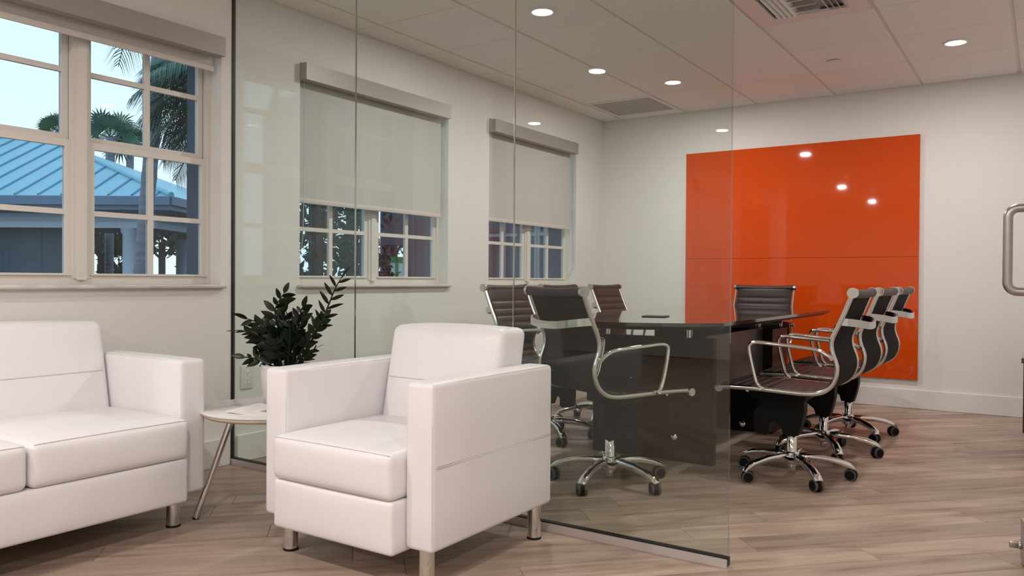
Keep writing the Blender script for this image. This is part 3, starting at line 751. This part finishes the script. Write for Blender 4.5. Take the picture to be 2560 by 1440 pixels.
# ------------------------------------------------------------------ office chairs
PROF = [(.285, .437), (.272, .441), (.16, .443), (.08, .441), (-.02, .437), (-.12, .434), (-.178, .443), (-.219, .472), (-.240, .512), (-.247, .552), (-.241, .584), (-.228, .615), (-.220, .646), (-.221, .678), (-.230, .703), (-.246, .738), (-.262, .774), (-.282, .824), (-.299, .868), (-.308, .893)]
def resample(pts, n):
    L = [0]
    for a, b in zip(pts[:-1], pts[1:]): L.append(L[-1]+math.dist(a, b))
    o = []
    for i in range(n+1):
        s = L[-1]*i/n
        for k in range(len(pts)-1):
            if L[k+1] >= s-1e-9:
                t = (s-L[k])/(L[k+1]-L[k]); o.append((pts[k][0]+(pts[k+1][0]-pts[k][0])*t, pts[k][1]+(pts[k+1][1]-pts[k][1])*t)); break
    return o, L[-1]
def build_chair(name, loc, heading, base_rot, label):
    """local: +y forward, +x chair's right, origin on the floor under the column"""
    root = empty(name, loc, heading-PI/2, label, 'chair', 'brown ribbed office chairs around the conference table')
    sp = [tuple(p) for p in smooth_path([(a, b, 0) for a, b in PROF], 2)]
    sp = [(p[0], p[1]) for p in sp]
    N_ = 150
    C_, L_ = resample(sp, N_)
    # rib boundaries along the length
    ribs = [0, .03]
    s = .03
    while s < L_-.135: s += .0465; ribs.append(s)
    ribs.append(L_)
    hwid = .206
    vs_ = []; cols = [-1, -.96, -.8, -.4, 0, .4, .8, .96, 1]
    nrm = []
    for i in range(N_+1):
        a, b = C_[max(i-1, 0)], C_[min(i+1, N_)]
        t = V((b[0]-a[0], b[1]-a[1])).normalized(); nrm.append(V((t.y, -t.x)))   # normal to the sitting side
    for i in range(N_+1):
        s = L_*i/N_
        k = max(j for j in range(len(ribs)) if ribs[j] <= s+1e-9); k = min(k, len(ribs)-2)
        u = (s-ribs[k])/(ribs[k+1]-ribs[k])
        puff = .0115*max(0, 1-abs(2*u-1)**3)**.6
        nn = nrm[i]
        for c in cols:
            e = 1-max(0, (abs(c)-.8)/.2)**2
            q = V(C_[i]) + nn*(.004+puff*(.35+.65*e))
            vs_.append((c*hwid, q.x, q.y))
    for i in range(N_+1):
        for c in cols:
            q = V(C_[i]) - nrm[i]*.005
            vs_.append((c*hwid, q.x, q.y))
    nc = len(cols); m = N_+1; fs = []; bs = []
    for i in range(N_):
        for j in range(nc-1):
            a = i*nc+j; fs.append((a, a+nc, a+nc+1, a+1))
            b = m*nc+a; bs.append((b, b+1, b+nc+1, b+nc))
        for j in (0, nc-1):
            a = i*nc+j; b = m*nc+a
            fs.append((a, b, b+nc, a+nc) if j == 0 else (a, a+nc, b+nc, b))
    for i in (0, N_):
        for j in range(nc-1):
            a = i*nc+j; b = m*nc+a; fs.append((a, a+1, b+1, b) if i == 0 else (a, b, b+1, a+1))
    sh = MB(); sh.add(vs_, fs, True)
    sh.build('ribbed_sling', 'leather_brown', root)
    MB().add(vs_[m*nc:], [tuple(i-m*nc for i in q) for q in bs], True).build('sling_back', 'mesh_back', root)
    # rolled front and top of the sling
    MB().tube([(-.212, .281, .433), (-.1, .283, .433), (.1, .283, .433), (.212, .281, .433)], .0165, 12).build('front_roll', 'leather_brown', root)
    MB().tube([(-.222, -.309, .891), (-.1, -.310, .887), (0, -.310, .886), (.1, -.310, .887), (.222, -.309, .891)], [.0215, .0205, .020, .0205, .0215], 14).build('top_roll', 'leather_brown', root)
    for sg in (-1, 1):
        x = sg*.222
        rp = [(x, p[0], p[1]) for p in sp[2:-2]]
        ra = MB().tube(rp, .0088, 10, flat=1.25).build('side_rail', 'polished_alu', root)
        for (yy, zz, r_) in ((.283, .434, .0185), (-.309, .892, .0235)):
            cp = MB(); cp.tube([(x-.002*sg, yy, zz), (x+.016*sg, yy, zz)], r_, 18); cp.tube([(x+.016*sg, yy, zz), (x+.018*sg, yy, zz)], r_*.55, 14); cp.tube([(x+.018*sg, yy, zz), (x+.019*sg, yy, zz)], r_*.25, 10)
            cp.build('end_cap', 'polished_alu', root)
        xa = sg*.246
        ap = smooth_path([(xa, .082, .452), (xa, .100, .47), (xa, .116, .53), (xa, .134, .610), (xa, .136, .650), (xa, .105, .661), (xa, .02, .654), (xa, -.10, .646), (xa, -.165, .640), (xa, -.20, .622), (xa, -.226, .605)], 3)
        ar = MB().tube(ap, .0088, 10).build('armrest', 'chrome', root)
        jb = MB(); jb.tube([(sg*.222, .082, .446), (xa+sg*.006, .082, .450)], .0105, 12); jb.build('arm_joint', 'chrome', ar)
        jb = MB(); jb.tube([(sg*.222, -.226, .612), (xa+sg*.006, -.228, .604)], .0105, 12); jb.build('arm_joint', 'chrome', ar)
    # curved back brace
    bp = [(.222, -.262), (.205, -.300), (.165, -.335), (.09, -.346), (0, -.348), (-.09, -.346), (-.165, -.335), (-.205, -.300), (-.222, -.262)]
    bp = [(p.x, p.y) for p in smooth_path([(a, b, 0) for a, b in bp], 2)]
    bb = MB(); n = len(bp); vs_ = []
    for i, (x, y) in enumerate(bp):
        a, b = bp[max(i-1, 0)], bp[min(i+1, n-1)]; t = V((b[0]-a[0], b[1]-a[1])).normalized(); nv = V((t.y, -t.x))*.0045
        zc = .765-.022*(1-abs(x/.222)**2); hh = .0165
        vs_ += [(x+nv.x, y+nv.y, zc-hh), (x+nv.x, y+nv.y, zc+hh), (x-nv.x, y-nv.y, zc+hh), (x-nv.x, y-nv.y, zc-hh)]
    fs = [(i*4+k, i*4+(k+1) % 4, (i+1)*4+(k+1) % 4, (i+1)*4+k) for i in range(n-1) for k in range(4)] + [(3, 2, 1, 0), tuple((n-1)*4+k for k in range(4))]
    bb.add(vs_, fs); bb.build('back_brace', 'polished_alu', root)
    for yy in (.15, -.09): MB().tube([(-.222, yy, .431), (.222, yy, .431)], .008, 8).build('stretcher', 'polished_alu', root)
    me_ = MB(); me_.rbox((0, .05, .400), (.085, .13, .022), .010, n=1, k=2)
    sidep = [(-.034, .207), (.034, .207), (.046, .243), (.078, .268), (.102, .252), (.104, .205), (.118, .196), (.160, .198), (.172, .212), (.176, .300), (.150, .350), (.150, .400), (-.06, .400), (-.062, .318), (-.050, .262)]
    n = len(sidep)
    me_.add([(-.032, p[0], p[1]) for p in sidep] + [(.032, p[0], p[1]) for p in sidep], [tuple(range(n)), tuple(range(2*n-1, n-1, -1))] + [(i, n+i, n+(i+1) % n, (i+1) % n) for i in range(n)])
    me_.build('tilt_mechanism', 'black_plastic', root)
    lv = MB(); lv.tube([(.06, .14, .36), (.09, .20, .29), (.12, .276, .215)], .0035, 8); lv.build('lever', 'black_plastic', root)
    MB().ball((.12, .28, .21), .0155).build('lever_knob', 'chrome', root)
    co_ = MB(); co_.lathe([(.0125, .20), (.0125, .235)], 14); co_.lathe([(.0235, .060), (.0235, .203), (.020, .206)], 20); co_.build('gas_column', 'chrome', root)
    MB().lathe([(.016, .034), (.018, .036), (.018, .060)], 6).build('column_nut', 'chrome', root)
    ba = MB(); ba.lathe([(.030, .066), (.036, .075), (.036, .118), (.028, .126)], 22)
    bo = ba.build('base_hub', 'chrome', root)
    for k in range(5):
        a = base_rot-(heading-PI/2) + 2*PI*k/5
        d = V((math.cos(a), math.sin(a), 0)); nrm_ = V((-d.y, d.x, 0))
        prof = [(.022, .121, .086, .024), (.08, .123, .092, .021), (.15, .117, .088, .019), (.215, .103, .076, .019), (.262, .084, .060, .021), (.288, .062, .053, .022)]
        vs_ = []
        for r_, zt, zb, wd in prof:
            c = d*r_
            vs_ += [c-nrm_*wd+V((0, 0, zb)), c-nrm_*wd*.75+V((0, 0, zt-.004)), c+V((0, 0, zt)), c+nrm_*wd*.75+V((0, 0, zt-.004)), c+nrm_*wd+V((0, 0, zb))]
        fs = [(i*5+j, i*5+(j+1) % 5, (i+1)*5+(j+1) % 5, (i+1)*5+j) for i in range(len(prof)-1) for j in range(5)] + [(4, 3, 2, 1, 0), tuple((len(prof)-1)*5+j for j in range(5))]
        MB().add(vs_, fs, True).build('base_leg', 'chrome', root)
        # twin-wheel caster
        rnd = random.Random(int(loc[0]*1000)+k*17+int(loc[1]*100)); ca = a+rnd.uniform(-.9, .9)+PI/2
        cc = d*.276; ax = V((math.cos(ca), math.sin(ca), 0))
        cs = MB(); trail = V((-ax.y, ax.x, 0))*.012; wc = cc+trail+V((0, 0, .0275))
        cs.tube([cc+V((0, 0, .058)), cc+V((0, 0, .030))], .007, 8)
        hood = [wc + (V((-ax.y, ax.x, 0))*math.cos(q)+V((0, 0, 1))*math.sin(q))*.031 for q in [PI*1.15*i/10-.2 for i in range(11)]]
        cs.tube([wc-ax*.0085, wc+ax*.0085], .030, 18)
        co2 = cs.build('caster', 'black_plastic', root)
        for sg in (-1, 1):
            wh = MB(); wh.tube([wc+ax*sg*.0095, wc+ax*sg*.021], .0272, 20); wo = wh.build('wheel', 'caster_grey', co2)
            hb = MB(); hb.tube([wc+ax*sg*.0210, wc+ax*sg*.0222], .0222, 18); hb.build('wheel_disc', 'black_plastic', co2)
    return root
rad = math.radians
CH = [((1.744, 3.329), 62.7, rad(-17), 'brown ribbed office chair at the near table end, back turned to the glass'),
      ((2.413, 3.931), 180, rad(-52), 'brown ribbed office chair on the door side of the table, nearest the glass edge'),
      ((2.413, 4.591), 179.5, rad(10), 'brown ribbed office chair in the middle of the row on the door side'),
      ((2.413, 5.240), 179.6, rad(27), 'brown ribbed office chair on the door side farthest from the glass'),
      ((.958, 4.064), 0, rad(-40), 'brown ribbed office chair on the window side, just behind the white armchair'),
      ((.958, 4.705), 0, rad(5), 'brown ribbed office chair in the middle of the window side, mostly hidden'),
      ((.958, 5.400), 0, rad(30), 'brown ribbed office chair on the window side nearest the far corner'),
      ((1.600, 5.950), -90, rad(15), 'brown ribbed office chair at the far table end against the orange board')]
for (xy, hd, br, lb) in CH: build_chair('office_chair', (xy[0], xy[1], 0), rad(hd), br, lb)

# ------------------------------------------------------------------ outside
gb = MB(); gb.box(-70, LX0-.3, -50, 70, -.35, -.2); gb.box(LX0-.3, 60, D+.3, 70, -.35, -.2); gb.box(LX0-.3, -WT-.01, W_END+.2, D+.3, -.35, -.2)
gnd = gb.build('ground', 'ground'); tag(gnd, 'grey paved ground outside the windows', kind='structure')
GZ = -.2
hr = V((.831, .556, 0)); hf = V((-.556, .831, 0))
def at(px, py, d):
    return CAM + (fw + RT*((px-1280)/F_PX) - UP*((py-720)/F_PX))*d
# open pavilion with a hipped metal roof
org = at(428, 490, 17.0); ez = org.z
pav = empty('pavilion', (org.x, org.y, GZ), math.atan2(hr.y, hr.x), label='open pavilion with a blue standing-seam hip roof and round columns outside', cat='building')
E_ = ez-GZ
LEN, DEP, RISE = 13.0, 8.4, 1.95
HIP = 5.1
# local: x to the right (0 at right eave corner, negative left), y away
RZ = E_+RISE
def slab(m, pts, t=.05):
    n = len(pts); pts = [V(p) for p in pts]
    return m.add(pts+[p-V((0, 0, t)) for p in pts], [tuple(range(n)), tuple(range(2*n-1, n-1, -1))]+[(i, n+i, n+(i+1) % n, (i+1) % n) for i in range(n)])
slab(MB(), [(-LEN, 0, E_), (0, 0, E_), (-HIP, DEP/2, RZ), (-LEN, DEP/2, RZ)]).build('roof_slope', 'metal_roof', pav)
slab(MB(), [(0, 0, E_), (0, DEP, E_), (-HIP, DEP/2, RZ)]).build('roof_slope', 'metal_roof', pav)
slab(MB(), [(0, DEP, E_), (-LEN, DEP, E_), (-LEN, DEP/2, RZ), (-HIP, DEP/2, RZ)]).build('roof_slope', 'metal_roof', pav)
k = 0
x = -.35
while x > -LEN:
    t = min(1, -x/HIP)
    MB().tube([(x, 0.01, E_+.015), (x, DEP/2*t, E_+RISE*t+.015)], .025, 6).build('roof_seam', 'roof_seam', pav); x -= .50
hc = MB(); hc.tube([(0, 0, E_+.02), (-HIP, DEP/2, RZ+.02), (-LEN, DEP/2, RZ+.02)], .07, 8); hc.build('ridge_cap', 'metal_roof', pav)
gt = MB(); gt.box(-LEN, .06, -.09, 0, E_-.20, E_-.02); gt.box(0, .09, -.09, DEP+.09, E_-.20, E_-.02); gt.box(-LEN, .02, 0, .10, E_-.30, E_-.20); gt.box(-.08, .02, .1, DEP, E_-.30, E_-.20)
gt.build('gutter', 'gutter_blue', pav)
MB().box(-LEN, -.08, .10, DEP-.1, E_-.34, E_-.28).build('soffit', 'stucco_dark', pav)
bm_ = MB(); bm_.box(-LEN, -.55, .50, .85, E_-.62, E_-.34); bm_.box(-.90, -.55, .85, DEP-.5, E_-.62, E_-.34)
bm_.build('beam', 'stucco_blue', pav)
bm_ = MB(); bm_.box(-LEN, -.53, .47, .50, E_-.66, E_-.53); bm_.box(-.55, -.52, .47, DEP-.5, E_-.66, E_-.53); bm_.build('beam_band', 'beam_pale', pav)
def pcol(px, d, r=.155):
    p = at(px, 640, d) - V((org.x, org.y, 0)); lx, ly = p.dot(hr), p.dot(hf)
    MB().lathe([(r*1.3, 0), (r*1.3, .9), (r*1.25, .95), (r, 1.0), (r*.97, E_-.80), (r*1.2, E_-.74), (r*1.25, E_-.66)], 22, c=(lx, ly)).build('column', 'stucco_blue', pav)
pcol(325, 17.65); pcol(454, 22.6, .15); pcol(-260, 17.65)
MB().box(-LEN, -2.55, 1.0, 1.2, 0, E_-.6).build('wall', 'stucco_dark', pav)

# trees: helper for leaf masses
def foliage(name, blobs, n, size, m, parent, seed):
    rnd = random.Random(seed); mb = MB(); tot = sum(b[1]**2 for b in blobs)
    for c, r in blobs:
        for _ in range(int(n*r*r/tot)):
            u = V((rnd.gauss(0, 1), rnd.gauss(0, 1), rnd.gauss(0, .8))).normalized()*r*rnd.random()**.4
            p = V(c)+u; a = V((rnd.gauss(0, 1), rnd.gauss(0, 1), rnd.gauss(0, 1))).normalized(); b = a.orthogonal().normalized()
            s = size*rnd.uniform(.6, 1.4)
            mb.add([p-a*s, p+b*s*.35, p+a*s, p-b*s*.35], [(0, 1, 2, 3)])
    o = mb.build(name, m, parent); o['kind'] = 'stuff'; return o
def tree(name, base, h, blobs, label, group, n, size, seed, lean=(0, 0), r=.14, cat='tree'):
    root = empty(name, base, 0, label, cat, group)
    rnd = random.Random(seed)
    tr_ = MB(); top = V((lean[0], lean[1], h)); tr_.tube(smooth_path([(0, 0, 0), (lean[0]*.2, lean[1]*.2, h*.5), top], 2), r, 10)
    for c, rr in blobs:
        tr_.tube(smooth_path([top*.72, (V(c)+top)/2+V((0, 0, -.1)), c], 2), r*.35, 6)
    tr_.build('trunk', 'tree_bark', root); foliage('foliage', blobs, n, size, 'tree_leaf', root, seed); return root
def frond(P0, dirv, L, droop, nl, wl_, parent, m, seed):
    rnd = random.Random(seed); d = V(dirv).normalized(); pts = []
    side = d.cross(V((0, 0, 1))).normalized(); N = 14
    for i in range(N+1):
        u = i/N; pts.append(V(P0) + d*L*u*(1-.10*u) + V((0, 0, -droop*L*u**2.0)))
    mb = MB().tube(pts, [.022*(1-.8*i/N) for i in range(N+1)], 5)
    for k in range(nl):
        u = .12+.88*k/nl; i = min(N-1, int(u*N)); p = pts[i].lerp(pts[i+1], u*N-i); t = (pts[i+1]-pts[i]).normalized()
        for sg in (-1, 1):
            ll = wl_*(math.sin(PI*min(1, u*.9+.1))**.6)*rnd.uniform(.85, 1.1)+.05
            dv = (side*sg*.8 + t*.65 + V((0, 0, rnd.uniform(-.15, .1)))).normalized()
            q1 = p+dv*ll*.5+V((0, 0, -.05*ll)); q2 = p+dv*ll+V((0, 0, -.42*ll)); wv = t*.0075
            mb.add([p-wv, p+wv, q1+wv*1.1, q1-wv*1.1, q2], [(0, 1, 2, 3), (3, 2, 4)])
    return mb.build('frond', m, parent)
# coconut palm close to the window
b0, b1 = at(352, 690, 10.0), at(398, 145, 10.0)
pd = (b1-b0)/(b1.z-b0.z)
pb = b0+pd*(GZ-b0.z)
palm = empty('coconut_palm', (pb.x, pb.y, GZ), label='tall ringed palm trunk with drooping fronds outside the left window', cat='palm')
hp_ = 5.3; top = pd*hp_
rr = []; pp = []
for i in range(54):
    z = hp_*i/53; pp.append(pd*z); rr.append((.088 if z > .6 else .088+.04*(1-z/.6))*(1.07 if i % 3 == 0 else 1.0))
MB().tube(pp, rr, 14).build('trunk', 'palm_bark', palm)
k = 0
for a, el, L, dr in ((0, .1, 2.4, .7), (25, -.2, 2.4, .6), (-30, .3, 2.2, .8), (60, .2, 2.2, .7), (100, .5, 2.2, .7), (178, .1, .62, .9), (192, -.3, .58, .8), (165, -.6, .75, .9), (10, -.55, 2.1, .45), (-12, -.75, 2.0, .40), (300, -.2, 2.0, .6)):
    q = rad(a); dv = hr*math.cos(q)+hf*math.sin(q)+V((0, 0, el)); k += 1
    frond(top, dv, L*1.3, dr*1.15, 46, .55, palm, 'palm_leaf', k)
c2 = at(575, 190, 8.6)
palm2 = empty('coconut_palm', (c2.x, c2.y, GZ), label='palm whose fronds hang in from the right edge of the left window', cat='palm')
MB().tube([(.1, .1, 0), (.03, .03, (c2.z-GZ)*.5), (0, 0, c2.z-GZ)], .09, 12).build('trunk', 'palm_bark', palm2)
for a, el, L, dr in ((180, .45, 1.15, .45), (172, .1, 1.1, .4), (184, .7, 1.2, .5), (176, -.8, 1.1, .2), (168, .8, 1.15, .6), (194, -.6, 1.1, .3), (160, -.05, 1.2, .4), (186, -1.2, 1.2, .1), (174, -1.6, 1.3, .1), (190, -.2, 1.05, .35), (165, -.5, 1.0, .3), (150, .3, 1.2, .5), (215, .2, 1.1, .5), (235, .4, 1.1, .5), (120, .5, 1.6, .5), (90, .4, 1.6, .5), (60, .3, 1.5, .5), (20, .4, 1.4, .5), (-20, .3, 1.2, .5)):
    q = rad(a); dv = hr*math.cos(q)+hf*math.sin(q)+V((0, 0, el)); k += 1
    frond((0, 0, c2.z-GZ), dv, L, dr, 46, .42, palm2, 'palm_leaf', k)
# fan palms behind the roof
def fan_palm(px, py, d, r, label, seed):
    c = at(px, py, d); root = empty('fan_palm', (c.x, c.y, GZ), label=label, cat='palm', group='fan palms behind the pavilion')
    rnd = random.Random(seed); hgt = c.z-GZ
    MB().tube([(0, 0, 0), (.1, 0, hgt)], .14, 10).build('trunk', 'palm_bark', root)
    for k in range(15):
        az = rnd.uniform(0, 2*PI); el = rnd.uniform(-.5, 1.2); d_ = V((math.cos(az)*math.cos(el), math.sin(az)*math.cos(el), math.sin(el)))
        s_ = d_.orthogonal().normalized(); q = d_.cross(s_); mb = MB(); p0 = V((.1, 0, hgt)); hub = p0+d_*r*.45
        mb.tube([p0, hub], .02, 5)
        for j in range(22):
            a = -2.2+4.4*j/21; v = (d_*math.cos(a)+s_*math.sin(a)).normalized(); w2 = v.cross(q).normalized()*.03*r
            tip = hub+v*r*.62*rnd.uniform(.85, 1.1)+V((0, 0, -.12*r)); mid = hub+v*r*.35
            mb.add([hub, mid-w2, tip, mid+w2], [(0, 1, 2, 3)])
        mb.build('fan_leaf', 'fan_leaf', root)
fan_palm(272, 345, 26, 1.05, 'fan palm with spiky leaves above the pavilion roof ridge', 3)
fan_palm(322, 350, 31, .8, 'smaller fan palm crown beside the leaning trunk', 4)
fan_palm(142, 330, 35, .9, 'fan palm crown just visible above the roof by the window mullion', 5)
# broadleaf trees
def tr(px, py, d, h, blobs, label, n, size, seed, r=.14, grp='trees outside the windows'):
    c = at(px, py, d)
    B = [((hr*b[0]+hf*b[1]+V((0, 0, b[2]))), b[3]) for b in blobs]
    return tree('tree', (c.x, c.y, GZ), h, [(tuple(b[0]), b[1]) for b in B], label, grp, n, size, seed, r=r)
tr(480, 600, 27, 2.6, [(0, 0, 3.1, 1.0), (.8, 0, 2.6, .9), (1.6, .4, 3.3, 1.2), (.3, 0, 1.6, .7)], 'dark leafy tree beyond the right end of the pavilion', 2600, .16, 11)
tr(255, 640, 27.5, 2.4, [(0, 0, 2.6, .9), (.9, 0, 2.2, .8), (-.9, 0, 2.4, .8), (.4, 0, 1.2, .55)], 'tree seen between the pavilion columns', 1200, .17, 12)
tr(405, 640, 33, 2.6, [(0, 0, 2.9, 1.0), (-1.2, 0, 2.5, .7), (1.0, 0, 2.7, .8)], 'thin tree seen past the far pavilion column', 700, .18, 13)
tr(790, 600, 15, 2.6, [(0, 0, 3.2, 1.1), (-1.0, 0, 2.5, .9), (1.1, 0, 3.0, .9), (-.6, 0, 1.5, .75), (.5, 0, 1.7, .7), (-.2, .3, .8, .7)], 'big dark tree filling the left half of the second window', 2300, .10, 14)
tr(880, 620, 18, 2.8, [(0, 0, 3.0, .9), (.7, 0, 3.4, .8), (-.8, 0, 2.6, .8), (.1, 0, 1.5, .8), (.6, .2, 1.0, .6)], 'leafy tree behind the mullion of the second window', 1300, .11, 15)
tr(985, 625, 31, 2.6, [(0, 0, 2.3, .75), (.5, 0, 2.6, .6), (-.5, 0, 2.5, .5)], 'small tree seen through the porch opening', 150, .12, 16)
# hedge
hedge = empty('hedge', (at(820, 690, 13).x, at(820, 690, 13).y, GZ), math.atan2(hr.y, hr.x), label='dark clipped hedge under the tree outside the second window', cat='hedge')
foliage('foliage', [((x, 0, .55), .55) for x in (-1.4, -.9, -.4, .1, .6)], 4200, .07, 'tree_leaf', hedge, 20)
MB().box(-1.8, 1.0, -.25, .25, 0, .6).build('hedge_core', 'tree_leaf', hedge)
# green sign frame beyond the porch
sp_ = at(988, 668, 29); sg_ = empty('sign_frame', (sp_.x, sp_.y, GZ), math.atan2(hr.y, hr.x), label='bright green frame with white openings seen through the porch', cat='sign')
fm = MB()
for a, b in ((-.30, -.18), (.0, .12), (.30, .42)): fm.box(a, b, -.05, .05, 0, 1.95)
fm.box(-.30, .42, -.05, .05, 1.75, 1.95); fm.box(-.30, .42, -.05, .05, 1.05, 1.2); fm.build('frame', 'sign_green', sg_)
for a, b in ((-.18, 0), (.12, .30)): MB().box(a, b, -.01, .01, 1.2, 1.75).build('panel', 'sign_white', sg_)
# wing of the building beyond the forecourt, with a covered porch
WY = 17.0
def wx(px): return on_y(px, WY)
def on_y(px, y):
    d = fw + RT*((px-1280)/F_PX); return CAM.x + d.x*y/d.y
wing = empty('building_wing', (-6, WY, GZ), label='grey-blue wing of the building with a covered porch, outside the far windows', cat='building')
L_ = lambda px: wx(px)+6
MB().box(L_(1007), 5.8, 0, .3, 0, 4.6).build('wall', 'wing_wall', wing)
MB().box(L_(950), 5.8, -1.6, 1.6, 4.3, 4.5).build('soffit', 'wing_wall', wing)
MB().box(L_(940), 5.8, -1.8, 1.8, 4.5, 4.8).build('roof_edge', 'wing_frame', wing)
MB().box(L_(950), L_(1007), 0, .3, 2.12, 4.3).build('porch_beam', 'wing_wall', wing)
MB().box(L_(950), L_(958), 0, .3, 0, 2.12).build('porch_column', 'wing_wall', wing)
MB().box(L_(1022), L_(1050), -.25, 0, 0, 3.4).build('pilaster', 'wing_wall', wing)
br = MB(); br.tube([(L_(957), -1.5, 1.9), (L_(990), -1.5, 3.9)], .14, 4); br.build('brace', 'jamb_blue', wing)
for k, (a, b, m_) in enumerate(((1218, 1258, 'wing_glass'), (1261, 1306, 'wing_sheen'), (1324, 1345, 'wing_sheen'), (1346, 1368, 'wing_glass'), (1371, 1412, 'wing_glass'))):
    a, b = L_(a), L_(b); wf = MB()
    for p, q in ((a, a+.07), (b-.07, b)): wf.box(p, q, -.08, -.0, .2, 3.4)
    wf.box(a+.07, b-.07, -.08, 0, 3.3, 3.4); wf.box(a+.07, b-.07, -.08, 0, .2, .3); wf.box(a+.07, b-.07, -.07, 0, 2.25, 2.33)
    wo = wf.build('window', 'wing_frame', wing)
    MB().box(a+.07, b-.07, -.03, -.02, .3, 2.25).build('pane', m_, wo); MB().box(a+.07, b-.07, -.03, -.02, 2.33, 3.3).build('pane', m_, wo)
print('planks', cnt)
